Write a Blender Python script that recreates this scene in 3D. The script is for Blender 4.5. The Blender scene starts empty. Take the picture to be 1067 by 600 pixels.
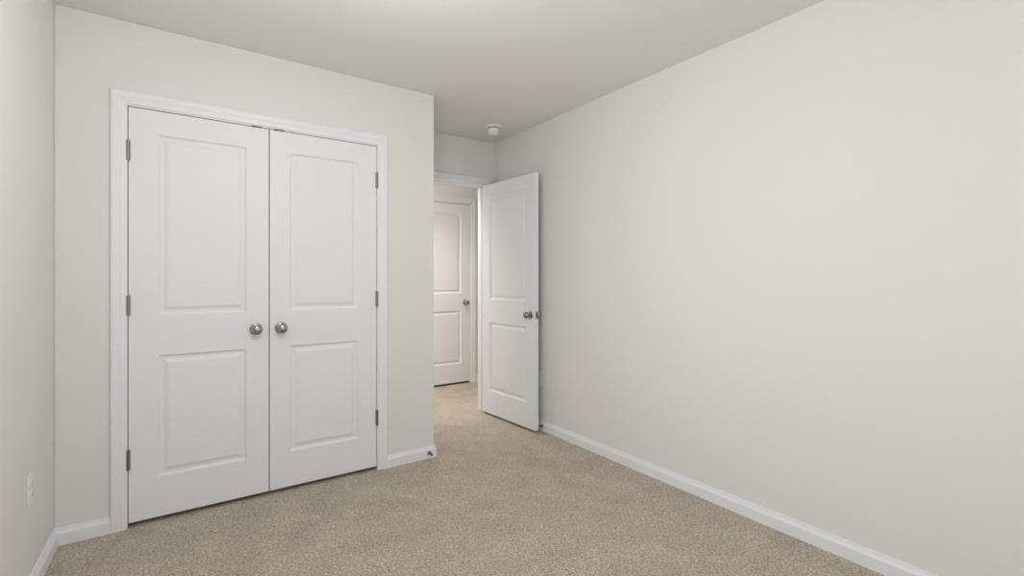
import bpy, bmesh, math
from mathutils import Vector, Matrix

S = bpy.context.scene
C = S.collection

# ------------------------------------------------------------------ camera
YAW = 0.6097
FPX = 492.87
cam_d = bpy.data.cameras.new('camera')
cam = bpy.data.objects.new('camera', cam_d)
C.objects.link(cam)
cam.location = (0.0, 0.0, 1.2019)
cam.rotation_euler = (math.pi / 2, 0, -YAW)
cam_d.sensor_fit = 'HORIZONTAL'
cam_d.sensor_width = 36.0
cam_d.lens = 36.0 * FPX / 1067.0
cam_d.shift_y = -(300 - 290.21) / 1067.0
cam_d.clip_start = 0.02
S.camera = cam

# ------------------------------------------------------------------ dimensions
XL, XR = -0.4698, 2.3467          # left and right wall faces
YC = 2.9242                       # closet wall face
XC = 1.3998                       # outside corner of the closet
YB = 3.6482                       # wall with the doorway
YR = -1.00                        # wall behind the camera
YH = 4.765                        # far wall of the hallway
H = 2.44
T = 0.115

# ------------------------------------------------------------------ colour management, world, lights
S.view_settings.view_transform = 'Standard'
S.view_settings.look = 'None'
S.view_settings.gamma = 1.0
S.view_settings.use_curve_mapping = False
S.view_settings.exposure = 0.02

world = bpy.data.worlds.new('sky')
S.world = world
world.use_nodes = True
wb = world.node_tree.nodes['Background']
wb.inputs['Color'].default_value = (0.80, 0.90, 1.0, 1)
wb.inputs['Strength'].default_value = 0.5


def area(name, loc, rot, sx, sy, power, col, spread=math.pi):
    d = bpy.data.lights.new(name, 'AREA')
    d.shape = 'RECTANGLE'
    d.size, d.size_y = sx, sy
    d.energy = power
    d.color = col
    d.spread = spread
    o = bpy.data.objects.new(name, d)
    C.objects.link(o)
    o.location = loc
    o.rotation_euler = rot
    return o


# daylight through the window behind the camera and the one in the left wall
WR = (-0.15, 1.75, 0.70, 2.10)    # rear window  x0 x1 z0 z1
WL = (0.80, 1.80, 0.70, 1.90)     # left window  y0 y1 z0 z1
area('rear_window_daylight', ((WR[0] + WR[1]) / 2, YR - 0.01, (WR[2] + WR[3]) / 2),
     (math.pi / 2, 0, 0), WR[1] - WR[0], WR[3] - WR[2], 13.0, (0.95, 0.98, 1.0))
area('left_window_daylight', (XL - 0.01, (WL[0] + WL[1]) / 2, (WL[2] + WL[3]) / 2),
     (math.pi / 2, 0, -math.pi / 2), WL[1] - WL[0], WL[3] - WL[2], 4.0, (0.95, 0.98, 1.0), math.radians(100))


def bulb(name, loc, power, col, radius):
    d = bpy.data.lights.new(name, 'POINT')
    d.energy = power
    d.color = col
    d.shadow_soft_size = radius
    o = bpy.data.objects.new(name, d)
    C.objects.link(o)
    o.location = loc
    return o


# bedroom fill light added without a fixture, in front of and above the camera, out of the frame
bulb('bedroom_fill_light', (0.40, 1.32, 1.97), 19.5, (1.0, 0.985, 0.955), 0.14)
# hallway: a ceiling lamp by the doorway and an added fill light at the hall's left end
area('hallway_lamp_light', (1.9, 3.95, H - 0.04), (0, 0, 0), 1.2, 0.3, 11.5, (1.0, 0.945, 0.87), math.radians(112))
area('hallway_end_fill', (0.63, 4.25, 1.3), (math.pi / 2, 0, -math.pi / 2), 0.8, 1.8, 5.0, (1.0, 0.95, 0.89))
bulb('hallway_lamp_light', (1.35, 4.2, 2.28), 2.0, (1.0, 0.94, 0.86), 0.10)


# ------------------------------------------------------------------ materials
def mat(name, col, rough=0.6, metal=0.0, spec=0.5):
    m = bpy.data.materials.new(name)
    m.use_nodes = True
    b = m.node_tree.nodes['Principled BSDF']
    b.inputs['Base Color'].default_value = (*col, 1)
    b.inputs['Roughness'].default_value = rough
    b.inputs['Metallic'].default_value = metal
    b.inputs['Specular IOR Level'].default_value = spec
    return m


def add_bump(m, scale, strength, dist, detail=3.0):
    nt = m.node_tree
    n = nt.nodes.new('ShaderNodeTexNoise')
    tc = nt.nodes.new('ShaderNodeTexCoord')
    bp = nt.nodes.new('ShaderNodeBump')
    n.inputs['Scale'].default_value = scale
    n.inputs['Detail'].default_value = detail
    bp.inputs['Strength'].default_value = strength
    bp.inputs['Distance'].default_value = dist
    nt.links.new(tc.outputs['Object'], n.inputs['Vector'])
    nt.links.new(n.outputs['Fac'], bp.inputs['Height'])
    nt.links.new(bp.outputs['Normal'], nt.nodes['Principled BSDF'].inputs['Normal'])
    return m


WALL = add_bump(mat('wall_paint', (0.848, 0.840, 0.816), 0.75, spec=0.25), 260, 0.12, 0.001)
CEIL = add_bump(mat('ceiling_paint', (0.852, 0.844, 0.822), 0.9, spec=0.15), 180, 0.2, 0.0015)
TRIM = add_bump(mat('white_trim_paint', (0.905, 0.908, 0.94), 0.38, spec=0.4), 60, 0.02, 0.001)
DOOR = add_bump(mat('white_door_paint', (0.905, 0.908, 0.94), 0.5, spec=0.3), 90, 0.03, 0.001)
NICKEL = add_bump(mat('satin_nickel', (0.37, 0.36, 0.345), 0.21, 1.0), 400, 0.02, 0.0003)
HINGE = mat('hinge_metal', (0.25, 0.246, 0.24), 0.36, 1.0)
STRIKE = mat('dark_catch_metal', (0.06, 0.058, 0.055), 0.45, 1.0)
PLASTIC = mat('white_plastic', (0.90, 0.895, 0.885), 0.35)
DARKHOLE = mat('dark_slot', (0.03, 0.03, 0.03), 0.6)
VENT = mat('grey_vent', (0.25, 0.24, 0.23), 0.7)
RUBBER = mat('grey_rubber', (0.16, 0.16, 0.165), 0.6)
WINFR = mat('window_vinyl', (0.85, 0.85, 0.85), 0.35)


def carpet_material():
    m = bpy.data.materials.new('beige_carpet')
    m.use_nodes = True
    nt = m.node_tree
    L = nt.links.new
    b = nt.nodes['Principled BSDF']
    b.inputs['Roughness'].default_value = 0.95
    b.inputs['Specular IOR Level'].default_value = 0.1
    b.inputs['Sheen Weight'].default_value = 0.15
    b.inputs['Sheen Roughness'].default_value = 0.6
    tc = nt.nodes.new('ShaderNodeTexCoord')

    def noise(scale, detail, rough=0.6, dist=0.0):
        n = nt.nodes.new('ShaderNodeTexNoise')
        n.inputs['Scale'].default_value = scale
        n.inputs['Detail'].default_value = detail
        n.inputs['Roughness'].default_value = rough
        n.inputs['Distortion'].default_value = dist
        L(tc.outputs['Object'], n.inputs['Vector'])
        return n
    tuft = noise(105, 4, 0.78, 0.6)
    r1 = nt.nodes.new('ShaderNodeValToRGB')
    e = r1.color_ramp.elements
    e[0].position = 0.30
    e[0].color = (0.135, 0.110, 0.084, 1)
    e[1].position = 0.70
    e[1].color = (0.88, 0.785, 0.66, 1)
    k = r1.color_ramp.elements.new(0.48)
    k.color = (0.487, 0.415, 0.336, 1)
    L(tuft.outputs['Fac'], r1.inputs['Fac'])
    # broad nap patches left by feet and vacuuming
    nap = noise(5.5, 3, 0.55, 0.4)
    r2 = nt.nodes.new('ShaderNodeValToRGB')
    r2.color_ramp.elements[0].position = 0.32
    r2.color_ramp.elements[0].color = (0.90, 0.895, 0.89, 1)
    r2.color_ramp.elements[1].position = 0.68
    r2.color_ramp.elements[1].color = (1.08, 1.08, 1.08, 1)
    L(nap.outputs['Fac'], r2.inputs['Fac'])
    mx = nt.nodes.new('ShaderNodeMix')
    mx.data_type = 'RGBA'
    mx.blend_type = 'MULTIPLY'
    mx.inputs['Factor'].default_value = 1.0
    L(r1.outputs['Color'], mx.inputs[6])
    L(r2.outputs['Color'], mx.inputs[7])
    L(mx.outputs[2], b.inputs['Base Color'])
    bp = nt.nodes.new('ShaderNodeBump')
    bp.inputs['Strength'].default_value = 0.7
    bp.inputs['Distance'].default_value = 0.006
    L(tuft.outputs['Fac'], bp.inputs['Height'])
    L(bp.outputs['Normal'], b.inputs['Normal'])
    return m


CARPET = carpet_material()


# ------------------------------------------------------------------ helpers
def link(name, bm, m, parent=None, smooth=False, bevel=0.0):
    bmesh.ops.remove_doubles(bm, verts=bm.verts, dist=1e-6)
    bmesh.ops.recalc_face_normals(bm, faces=bm.faces)
    me = bpy.data.meshes.new(name)
    bm.to_mesh(me)
    bm.free()
    me.materials.append(m)
    if smooth:
        for p in me.polygons:
            p.use_smooth = True
    o = bpy.data.objects.new(name, me)
    C.objects.link(o)
    if parent is not None:
        o.parent = parent
    if bevel:
        b = o.modifiers.new('bevel', 'BEVEL')
        b.width = bevel
        b.segments = 2
        b.limit_method = 'ANGLE'
        b.angle_limit = math.radians(50)
    return o


def tag(o, label, cat, kind=None, group=None):
    o['label'] = label
    o['category'] = cat
    if kind:
        o['kind'] = kind
    if group:
        o['group'] = group
    return o


def empty(name, loc, rz=0.0):
    o = bpy.data.objects.new(name, None)
    o.empty_display_size = 0.1
    C.objects.link(o)
    o.location = loc
    o.rotation_euler = (0, 0, rz)
    return o


def box(bm, x0, x1, y0, y1, z0, z1):
    v = [bm.verts.new(p) for p in ((x0, y0, z0), (x1, y0, z0), (x1, y1, z0), (x0, y1, z0),
                                   (x0, y0, z1), (x1, y0, z1), (x1, y1, z1), (x0, y1, z1))]
    for f in ((0, 3, 2, 1), (4, 5, 6, 7), (0, 1, 5, 4), (1, 2, 6, 5), (2, 3, 7, 6), (3, 0, 4, 7)):
        bm.faces.new([v[i] for i in f])


def boxes(*bs):
    bm = bmesh.new()
    for b in bs:
        box(bm, *b)
    return bm


def lathe(bm, prof, seg=32, M=None):
    """prof: (radius, height) along local z; M maps to place."""
    M = M or Matrix.Identity(4)
    rings = []
    for r, z in prof:
        if r < 1e-6:
            rings.append([bm.verts.new(M @ Vector((0, 0, z)))])
        else:
            rings.append([bm.verts.new(M @ Vector((r * math.cos(2 * math.pi * i / seg), r * math.sin(2 * math.pi * i / seg), z)))
                          for i in range(seg)])
    for a, b in zip(rings, rings[1:]):
        for i in range(seg):
            j = (i + 1) % seg
            if len(a) == 1 and len(b) == 1:
                continue
            if len(a) == 1:
                bm.faces.new((a[0], b[i], b[j]))
            elif len(b) == 1:
                bm.faces.new((a[i], a[j], b[0]))
            else:
                bm.faces.new((a[i], a[j], b[j], b[i]))
    return bm


def wall_mesh(u0, u1, hole, place, t, z0=0.0, z1=H):
    """A slab with one optional rectangular hole. place(u, w, z) -> xyz, w in 0..t is depth behind the face."""
    bm = bmesh.new()
    us = [u0, u1]
    zs = [z0, z1]
    if hole:
        us = [u0, hole[0], hole[1], u1]
        zs = sorted({z0, max(z0, hole[2]), hole[3], z1})
    cells = set()
    for i in range(len(us) - 1):
        for j in range(len(zs) - 1):
            if hole and i == 1 and zs[j] >= hole[2] - 1e-6 and zs[j + 1] <= hole[3] + 1e-6:
                continue
            cells.add((i, j))

    def q(*pts):
        bm.faces.new([bm.verts.new(place(*p)) for p in pts])
    for (i, j) in cells:
        a, b, c, d = us[i], us[i + 1], zs[j], zs[j + 1]
        q((a, 0, c), (b, 0, c), (b, 0, d), (a, 0, d))
        q((a, t, c), (a, t, d), (b, t, d), (b, t, c))
        if (i - 1, j) not in cells:
            q((a, 0, c), (a, 0, d), (a, t, d), (a, t, c))
        if (i + 1, j) not in cells:
            q((b, 0, c), (b, t, c), (b, t, d), (b, 0, d))
        if (i, j - 1) not in cells:
            q((a, 0, c), (a, t, c), (b, t, c), (b, 0, c))
        if (i, j + 1) not in cells:
            q((a, 0, d), (b, 0, d), (b, t, d), (a, t, d))
    return bm


def casing_mesh(bm, x0, x1, zt, yface, out=-1, z0=0.0, w=0.062):
    """Mitred colonial casing round an opening x0..x1, top zt, on the plane y=yface, standing out by 'out'."""
    k = w / 0.057
    prof = [(0, 0), (0, .008), (.003, .0105), (.012, .0115), (.019, .0125), (.024, .0115), (.030, .0145),
            (.046, .0165), (.053, .0165), (.057, .014), (.057, 0)]
    rows = []
    for u, v in prof:
        u *= k
        y = yface + out * v
        rows.append([bm.verts.new(p) for p in ((x0 - u, y, z0), (x0 - u, y, zt + u), (x1 + u, y, zt + u), (x1 + u, y, z0))])
    n = len(rows)
    for i in range(n):
        a, b = rows[i], rows[(i + 1) % n]
        for s in range(3):
            bm.faces.new((a[s], a[s + 1], b[s + 1], b[s]))
    bm.faces.new([r[0] for r in rows])
    bm.faces.new([r[3] for r in reversed(rows)])
    return bm


BBP = [(0, 0), (.014, 0), (.014, .053), (.0115, .0575), (.010, .061), (.0065, .069), (.0045, .078), (0, .078)]


def baseboard_mesh(bm, path):
    """path: (x, y, nx, ny) corner points with the outward offset direction (mitre-scaled) of each point."""
    rows = []
    for d, z in BBP:
        rows.append([bm.verts.new((x + nx * d, y + ny * d, z)) for x, y, nx, ny in path])
    n = len(rows)
    for i in range(n):
        a, b = rows[i], rows[(i + 1) % n]
        for s in range(len(path) - 1):
            bm.faces.new((a[s], a[s + 1], b[s + 1], b[s]))
    bm.faces.new([r[0] for r in rows])
    bm.faces.new([r[-1] for r in reversed(rows)])
    return bm


PANEL = [(0, 0), (.002, .0025), (.006, .0085), (.010, .0115), (.018, .0120), (.024, .0105), (.038, .0038), (.0405, .0030)]


def door_mesh(w, h, t, panels):
    """Moulded two panel slab: local x 0..w, z 0..h, front face y=0 (looking to -y), back y=t. panels: (x0,x1,z0,z1)"""
    bm = bmesh.new()
    px0, px1 = panels[0][0], panels[0][1]
    xs = [0, px0, px1, w]
    zs = [0] + sorted(v for p in panels for v in p[2:]) + [h]
    holes = {(1, j) for j in range(len(zs) - 1) for p in panels if abs(zs[j] - p[2]) < 1e-6}
    for side in (0, 1):
        def Y(d):
            return d if side == 0 else t - d
        for i in range(3):
            for j in range(len(zs) - 1):
                a, b, c, d = xs[i], xs[i + 1], zs[j], zs[j + 1]
                if (i, j) in holes:
                    rings = []
                    for o, dep in PANEL:
                        rings.append([bm.verts.new(p) for p in ((a + o, Y(dep), c + o), (b - o, Y(dep), c + o),
                                                                (b - o, Y(dep), d - o), (a + o, Y(dep), d - o))])
                    for r, s in zip(rings, rings[1:]):
                        for k in range(4):
                            m = (k + 1) % 4
                            bm.faces.new((r[k], r[m], s[m], s[k]))
                    bm.faces.new(rings[-1])
                else:
                    bm.faces.new([bm.verts.new(p) for p in ((a, Y(0), c), (b, Y(0), c), (b, Y(0), d), (a, Y(0), d))])
    for (a, b) in zip(xs, xs[1:]):
        for z in (0, h):
            bm.faces.new([bm.verts.new(p) for p in ((a, 0, z), (b, 0, z), (b, t, z), (a, t, z))])
    for (c, d) in zip(zs, zs[1:]):
        for x in (0, w):
            bm.faces.new([bm.verts.new(p) for p in ((x, 0, c), (x, 0, d), (x, t, d), (x, t, c))])
    return bm


def add_knob(door, x, z, yface, out):
    """Round knob on a door: axis along local y, 'out' = -1 stands out of the front face, +1 out of the back."""
    M = Matrix.Translation((x, yface, z)) @ Matrix.Rotation(math.pi / 2 * (1 if out < 0 else -1), 4, 'X')
    head = [(.0105, .004), (.0105, .022), (.0125, .026), (.019, .0295), (.0245, .034), (.0272, .040), (.0275, .045),
            (.0262, .051), (.0225, .0565), (.016, .0602), (.008, .0618), (0, .0622)]
    k = link('door_knob', lathe(bmesh.new(), head, 40, M), NICKEL, door, smooth=True)
    ros = [(0, 0), (.0325, 0), (.0325, .003), (.0305, .0055), (.026, .0075), (.018, .009), (.0105, .0095)]
    link('rosette', lathe(bmesh.new(), ros, 40, M), NICKEL, k, smooth=True)
    return k


def add_hinge(door, x, y, z, leaf_dir, leaf_y=0.0):
    """Butt hinge: knuckle at (x, y), centred at height z, leaf running towards leaf_dir along the door edge."""
    hh = 0.0475
    M = Matrix.Translation((x, y, z))
    pr = [(0, -hh - .005), (.0035, -hh - .004), (.0045, -hh)]
    for i in range(5):
        za = -hh + i * 2 * hh / 5
        zb = za + 2 * hh / 5
        pr += [(.0088, za), (.0088, zb - .0007), (.0076, zb - .0005), (.0076, zb)]
    pr += [(.0045, hh), (.0035, hh + .004), (0, hh + .005)]
    h = link('hinge', lathe(bmesh.new(), pr, 20, M), HINGE, door, smooth=False)
    x0, x1 = sorted((x, x + leaf_dir * 0.002))
    link('hinge_leaf', boxes((x0, x1, y, y + 0.030, z - hh, z + hh)), HINGE, h)
    return h


def struct(name, bm, m, label, cat, bevel=0.0):
    return tag(link(name, bm, m, None, bevel=bevel), label, cat, 'structure')


# ------------------------------------------------------------------ room shell
X_HALL0, X_HALL1 = 0.60, 4.30
floor_bm = boxes((XL - T, XR + T, YR - T, YB + T, -0.12, 0.0), (X_HALL0 - T, X_HALL1 + T, YB + T, YH + T + .6, -0.12, 0.0))
struct('floor', floor_bm, CARPET, 'beige speckled carpet covering the bedroom floor and the hallway', 'floor')
ceil_bm = boxes((XL - T, XR + T, YR - T, YB + T, H, H + 0.1), (X_HALL0 - T, X_HALL1 + T, YB + T, YH + T + .6, H, H + 0.1))
struct('ceiling', ceil_bm, CEIL, 'plain off white flat ceiling over the bedroom', 'ceiling')

# closet opening (jamb outside faces) and doorway
CO = (-0.2310, 1.0260, 0.0, 2.0520)
DW = (1.4780, 2.2620, 0.0, 2.0560)

struct('wall_left', wall_mesh(YR - T, YB, (WL[0], WL[1], WL[2], WL[3]), lambda u, w, z: (XL - w, u, z), T), WALL,
       'light grey painted wall on the far left with a power outlet low down', 'wall')
struct('wall_closet', wall_mesh(XL, XC, CO, lambda u, w, z: (u, YC + w, z), T), WALL,
       'light grey painted wall around the white double closet doors', 'wall', bevel=0.004)
struct('wall_alcove_side', wall_mesh(YC + T, YB, None, lambda u, w, z: (XC - w, u, z), T), WALL,
       'narrow side wall of the closet turning the corner towards the doorway', 'wall')
struct('wall_doorway', wall_mesh(XL - T, XR + T, DW, lambda u, w, z: (u, YB + w, z), T), WALL,
       'light grey painted wall above and around the doorway to the hall', 'wall')
struct('wall_right', wall_mesh(YR - T, YB, None, lambda u, w, z: (XR + w, u, z), T), WALL,
       'large blank light grey painted wall filling the right half of the room', 'wall')
struct('wall_rear', wall_mesh(XL, XR, (WR[0], WR[1], WR[2], WR[3]), lambda u, w, z: (u, YR - w, z), T), WALL,
       'light grey painted wall behind the camera with a window', 'wall')

HD = (1.968, 2.757, 0.0, 2.072)
struct('wall_hall', wall_mesh(X_HALL0, X_HALL1, HD, lambda u, w, z: (u, YH + w, z), T), WALL,
       'warm lit far wall of the hallway beyond the open doorway', 'wall')
struct('wall_hall_left', wall_mesh(YB + T, YH + T, None, lambda u, w, z: (X_HALL0 - w, u, z), T), WALL,
       'end wall of the hallway to the left, hidden behind the closet', 'wall')
struct('wall_hall_right', wall_mesh(YB + T, YH + T, None, lambda u, w, z: (X_HALL1 + w, u, z), T), WALL,
       'end wall of the hallway to the right, hidden behind the open door', 'wall')
struct('wall_hall_near', wall_mesh(XR + T, X_HALL1, None, lambda u, w, z: (u, YB + w, z), T), WALL,
       'hallway side wall running on past the bedroom, hidden behind the open door', 'wall')

# ------------------------------------------------------------------ baseboards
def bb(name, path, label):
    return struct(name, baseboard_mesh(bmesh.new(), path), TRIM, label, 'baseboard')


CAS_L, CAS_R = -0.2750, 1.0700      # outer edges of the closet casing
bb('baseboard_left', [(XL, YR, 1, 1), (XL, YC, 1, -1)], 'white baseboard along the far left wall')
bb('baseboard_closet_left', [(XL, YC, 1, -1), (CAS_L, YC, 0, -1)],
   'short white baseboard between the left corner and the closet trim')
bb('baseboard_closet_right', [(CAS_R, YC, 0, -1), (XC, YC, 1, -1), (XC, YB, 1, -1)],
   'white baseboard right of the closet doors, wrapping the outside corner')
bb('baseboard_right', [(XR, YR, -1, 1), (XR, YB, -1, -1)],
   'long white baseboard along the large blank right wall')
bb('baseboard_rear', [(XL, YR, 1, 1), (XR, YR, -1, 1)], 'white baseboard along the wall behind the camera')
bb('baseboard_hall', [(2.805, YH, 0, -1), (X_HALL1, YH, 0, -1)],
   'short white baseboard in the hall beside the far door')

# ------------------------------------------------------------------ closet trim and doors
t1 = empty('trim_1', ((CO[0] + CO[1]) / 2, YC, 0))
tag(t1, 'white moulded casing and jamb framing the double closet doors', 'door trim', 'structure')


def rel(bm, o):
    bmesh.ops.translate(bm, verts=bm.verts, vec=-Vector(o.location))
    return bm


link('casing', rel(casing_mesh(bmesh.new(), -0.2130, 1.0080, 2.0405, YC), t1), TRIM, t1)
JT = 0.018
link('jamb', rel(boxes((CO[0], CO[0] + JT, YC, YC + T, 0, CO[3] - JT), (CO[1] - JT, CO[1], YC, YC + T, 0, CO[3] - JT),
                       (CO[0], CO[1], YC, YC + T, CO[3] - JT, CO[3])), t1), TRIM, t1, bevel=0.001)
for x in (0.338, 0.449):
    sp = link('strike_plate', rel(boxes((x - .026, x + .026, YC - .002, YC + .026, 2.0309, 2.0362)), t1), STRIKE, t1)
    sp['label'] = 'dark metal ball catch plate at the head of the closet frame'

DH, DT = 2.0080, 0.035
Z0 = 0.0225
PZ = [(0.1985, 0.7985), (1.0000, 1.8925)]          # panel heights above the slab's foot


def make_door(name, origin, w, h, panels, rz=0.0):
    d = empty(name, origin, rz)
    link('door_slab', door_mesh(w, h, DT, panels), DOOR, d, bevel=0.0015)
    return d


LW = 0.3970 + 0.2105
d1 = make_door('door_1', (-0.2105, YC + .001, Z0), LW, DH, [(.1170, .4990, a, b) for a, b in PZ])
tag(d1, 'left leaf of the white two panel double closet doors', 'door', 'structure', 'white closet door leaves')
d2 = make_door('door_2', (0.4010, YC + .001, Z0), 1.0055 - 0.4010, DH, [(.1040, .4900, a, b) for a, b in PZ])
tag(d2, 'right leaf of the white two panel double closet doors', 'door', 'structure', 'white closet door leaves')
del d1['group'], d2['group']
add_knob(d1, 0.334 + 0.2105, 0.925 - Z0, 0, -1)
add_knob(d2, 0.459 - 0.4010, 0.925 - Z0, 0, -1)
for z in (1.8185, 1.0735, 0.3290):
    add_hinge(d1, -0.0012, -0.0055, z - Z0, 1)
    add_hinge(d2, 1.0055 - 0.4010 + 0.0012, -0.0055, z - Z0, -1)

# ------------------------------------------------------------------ doorway trim and the open door
t2 = empty('trim_2', ((DW[0] + DW[1]) / 2, YB, 0))
tag(t2, 'white casing and jamb of the doorway to the hall, beside the open door', 'door trim', 'structure')
link('casing', rel(casing_mesh(bmesh.new(), DW[0] + JT - .005, DW[1] - JT + .005, DW[3] - JT + .005, YB), t2), TRIM, t2)
link('casing', rel(casing_mesh(bmesh.new(), DW[0] + JT - .005, DW[1] - JT + .005, DW[3] - JT + .005, YB + T, 1), t2), TRIM, t2)
link('jamb', rel(boxes((DW[0], DW[0] + JT, YB, YB + T, 0, DW[3] - JT), (DW[1] - JT, DW[1], YB, YB + T, 0, DW[3] - JT),
                       (DW[0], DW[1], YB, YB + T, DW[3] - JT, DW[3])), t2), TRIM, t2, bevel=0.001)
link('door_stop_strip', rel(boxes((DW[0] + JT, DW[0] + JT + .011, YB + .04, YB + .075, 0, DW[3] - JT),
                                  (DW[1] - JT - .011, DW[1] - JT, YB + .04, YB + .075, 0, DW[3] - JT),
                                  (DW[0] + JT, DW[1] - JT, YB + .04, YB + .075, DW[3] - JT - .011, DW[3] - JT)), t2),
     TRIM, t2, bevel=0.001)

# open door: local x runs from the hinge to the free edge; front face (y=0) looks left into the room
PIN = Vector((2.2460, 3.6360))
FREE = Vector((2.2850, 2.9080))            # right hand corner of the free edge
dirv = (FREE - PIN)
OW = dirv.length
ang = math.atan2(dirv.y, dirv.x)           # local +x direction
# local y must point to the right wall: rotate +90 deg from local x
nrm = Vector((-math.sin(ang), math.cos(ang)))
org = PIN - nrm * DT
OZ = 0.018
d3 = make_door('door_3', (org.x, org.y, OZ), OW, 2.0120, [(.1180, OW - .1150, a + .004, b + .004) for a, b in PZ], ang)
tag(d3, 'white two panel bedroom door standing open almost against the right wall', 'door', 'structure')
add_knob(d3, OW - 0.060, 0.916 - OZ, 0, -1)
add_knob(d3, OW - 0.058, 0.916 - OZ, DT, 1)
lp = link('latch_plate', boxes((OW - .0005, OW + .0015, DT / 2 - .0125, DT / 2 + .0125, .870, .927)), NICKEL, d3)
link('latch_bolt', boxes((OW + .001, OW + .011, DT / 2 - .006, DT / 2 + .006, .888, .909)), NICKEL, lp, bevel=0.002)
for z in (1.8185, 1.0735, 0.3290):
    add_hinge(d3, -0.001, DT + .0055, z - OZ, 1, 0)

# ------------------------------------------------------------------ hallway door
t3 = empty('trim_3', ((HD[0] + HD[1]) / 2, YH, 0))
tag(t3, 'white casing and jamb round the closed door across the hall', 'door trim', 'structure')
link('casing', rel(casing_mesh(bmesh.new(), HD[0] + JT - .005, HD[1] - JT + .005, HD[3] - JT + .005, YH), t3), TRIM, t3)
link('jamb', rel(boxes((HD[0], HD[0] + JT, YH, YH + T, 0, HD[3] - JT), (HD[1] - JT, HD[1], YH, YH + T, 0, HD[3] - JT),
                       (HD[0], HD[1], YH, YH + T, HD[3] - JT, HD[3])), t3), TRIM, t3, bevel=0.001)
hx0, hx1 = HD[0] + JT + .003, HD[1] - JT - .004
d4 = make_door('door_4', (hx0, YH + .004, .022), hx1 - hx0, HD[3] - JT - .004 - .022,
               [(.1150, hx1 - hx0 - .1150, a + .015, b + .015) for a, b in PZ])
tag(d4, 'closed white two panel door across the hallway, seen through the doorway', 'door', 'structure')
add_knob(d4, hx1 - hx0 - .060, 0.905, 0, -1)

# unseen walls added behind the hall door so that the gap under it stays dark
struct('wall_hall_blocker', boxes((HD[0] - .15, HD[1] + .15, YH + T + .45, YH + T + .5, 0, H),
                               (HD[0] - .20, HD[0] - .15, YH + T, YH + T + .5, 0, H),
                               (HD[1] + .15, HD[1] + .20, YH + T, YH + T + .5, 0, H)), WALL,
       'unseen light-blocking walls added behind the closed hallway door', 'wall')


# ------------------------------------------------------------------ windows out of the frame, which light the room
def window(name, place, u0, u1, z0, z1, label):
    w = empty(name, place((u0 + u1) / 2, 0, z0))
    o = Vector(w.location)

    def put(nm, bs, bevel=0.002):
        bm = bmesh.new()
        for a, b, c, d, e, f in bs:
            box(bm, a, b, c, d, e, f)
        for v in bm.verts:
            v.co = Vector(place(*v.co)) - o
        return link(nm, bm, WINFR, w, bevel=bevel)
    f = .04
    put('window_frame', [(u0, u0 + f, .03, .10, z0, z1), (u1 - f, u1, .03, .10, z0, z1),
                         (u0 + f, u1 - f, .03, .10, z0, z0 + f), (u0 + f, u1 - f, .03, .10, z1 - f, z1)])
    um, zm = (u0 + u1) / 2, (z0 + z1) / 2
    put('sash_bar', [(um - .03, um + .03, .045, .075, z0 + f, z1 - f)])
    put('meeting_rail', [(u0 + f, um - .03, .045, .075, zm - .018, zm + .018), (um + .03, u1 - f, .045, .075, zm - .018, zm + .018)])
    put('window_sill', [(u0 - .04, u1 + .04, -.03, .0, z0 - .02, z0)])
    tag(w, label, 'window', 'structure')


window('window_1', lambda u, w, z: (u, YR - w, z), WR[0], WR[1], WR[2], WR[3], 'white framed window in the wall behind the camera')
window('window_2', lambda u, w, z: (XL - w, u, z), WL[0], WL[1], WL[2], WL[3], 'white framed window in the left wall beside the camera')


# ------------------------------------------------------------------ small things
# smoke detector
sd = empty('smoke_detector', (2.078, 3.245, H))
tag(sd, 'round white smoke detector on the ceiling near the doorway', 'smoke detector')
flip = Matrix.Rotation(math.pi, 4, 'X')
link('mounting_base', lathe(bmesh.new(), [(0, 0), (.070, 0), (.0715, .003), (.0715, .010), (.068, .014), (.055, .0165), (0, .0165)], 48, flip),
     PLASTIC, sd, smooth=False)
bm = lathe(bmesh.new(), [(.0430, .0155), (.0430, .0245)], 48, flip)
link('vent_ring', bm, VENT, sd)
link('cover', lathe(bmesh.new(), [(.043, .022), (.0490, .024), (.0500, .028), (.0485, .042), (.0455, .056), (.041, .063),
                                  (.030, .0665), (0, .068)], 48, flip), PLASTIC, sd, smooth=True)
link('test_button', lathe(bmesh.new(), [(.011, .0660), (.011, .0695), (.009, .0705), (0, .071)], 24,
                          flip @ Matrix.Translation((.018, -.01, 0))), PLASTIC, sd)


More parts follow.
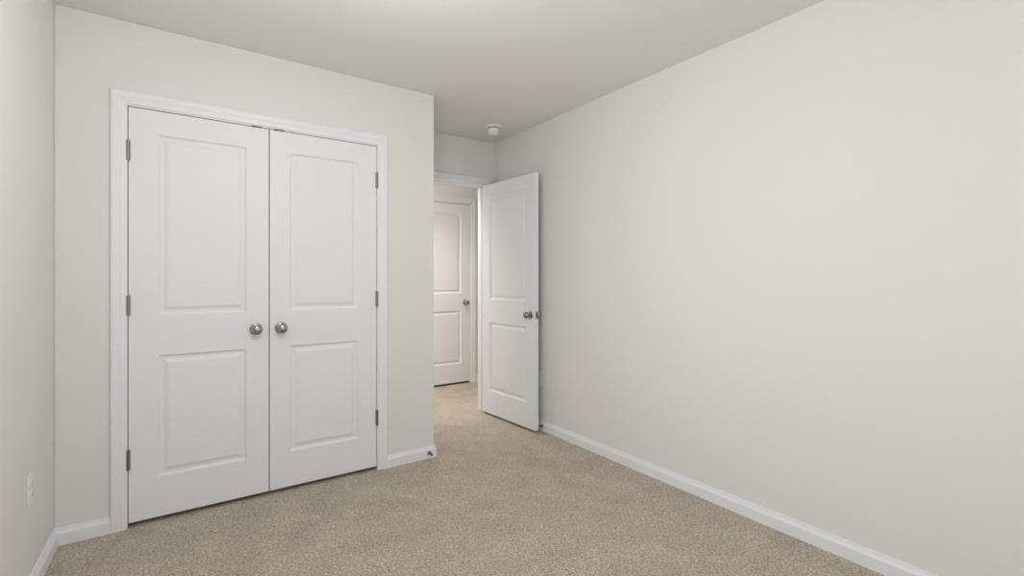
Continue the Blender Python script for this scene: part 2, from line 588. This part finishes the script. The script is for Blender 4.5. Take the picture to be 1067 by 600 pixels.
# power outlets
def outlet(loc, rz, label):
    """Duplex outlet; local -y looks into the room."""
    o = empty('wall_outlet', loc, rz)
    tag(o, label, 'power outlet', None)
    w, h = .070, .115
    bm = boxes((-w / 2, w / 2, -.0055, 0, -h / 2, h / 2))
    link('cover_plate', bm, PLASTIC, o, bevel=.003)
    for s in (-1, 1):
        bm = bmesh.new()
        pts = []
        for i in range(28):
            a = 2 * math.pi * i / 28
            x, z = .0172 * math.cos(a), .0172 * math.sin(a)
            pts.append((x, max(-.0125, min(.0125, z)) + s * .0195))
        lo = [bm.verts.new((x, -.005, z)) for x, z in pts]
        hi = [bm.verts.new((x, -.0085, z)) for x, z in pts]
        n = len(pts)
        for i in range(n):
            bm.faces.new((lo[i], lo[(i + 1) % n], hi[(i + 1) % n], hi[i]))
        bm.faces.new(hi)
        r = link('receptacle', bm, PLASTIC, o)
        zz = s * .0195
        sl = boxes((-.0072, -.0056, -.0088, -.0080, zz - .001, zz + .0075), (.0056, .0072, -.0088, -.0080, zz, zz + .0068))
        lathe(sl, [(0, 0), (.0022, 0), (.0022, .0006), (0, .0006)], 12,
              Matrix.Translation((0, -.0082, zz - .0065)) @ Matrix.Rotation(math.pi / 2, 4, 'X'))
        link('slots', sl, DARKHOLE, r)
    link('screw', lathe(bmesh.new(), [(0, 0), (.003, 0), (.003, .0008), (0, .0012)], 16,
                        Matrix.Translation((0, -.0055, 0)) @ Matrix.Rotation(math.pi / 2, 4, 'X')), PLASTIC, o)
    return o


outlet((XL, 2.495, 0.410), math.pi / 2, 'white power outlet low on the far left wall')
outlet((XR, 2.982, 0.410), -math.pi / 2, 'white power outlet on the right wall, mostly hidden behind the open door')


# baseboard door stops
def stop(loc, rz, length, label):
    """Solid door stop; local -y looks into the room."""
    o = empty('door_stop', loc, rz)
    tag(o, label, 'door stop')
    M = Matrix.Rotation(math.pi / 2, 4, 'X')
    link('base', lathe(bmesh.new(), [(0, 0), (.0135, 0), (.0135, .003), (.0105, .008), (.006, .011)], 24, M), HINGE, o, smooth=False)
    link('shaft', lathe(bmesh.new(), [(.0048, .004), (.0048, length - .012), (.0075, length - .011), (.0075, length - .009)], 20, M), HINGE, o)
    link('bumper', lathe(bmesh.new(), [(0, length - .0095), (.0085, length - .0095), (.0085, length - .002), (.0065, length), (0, length)], 20, M),
         RUBBER, o)
    return o


stop((1.358, YC - .014, .037), 0.0, .042, 'small metal door stop on the baseboard by the closet corner')
stop((XR - .014, 2.922, .040), -math.pi / 2, .036, 'small metal door stop on the right wall baseboard behind the open door')
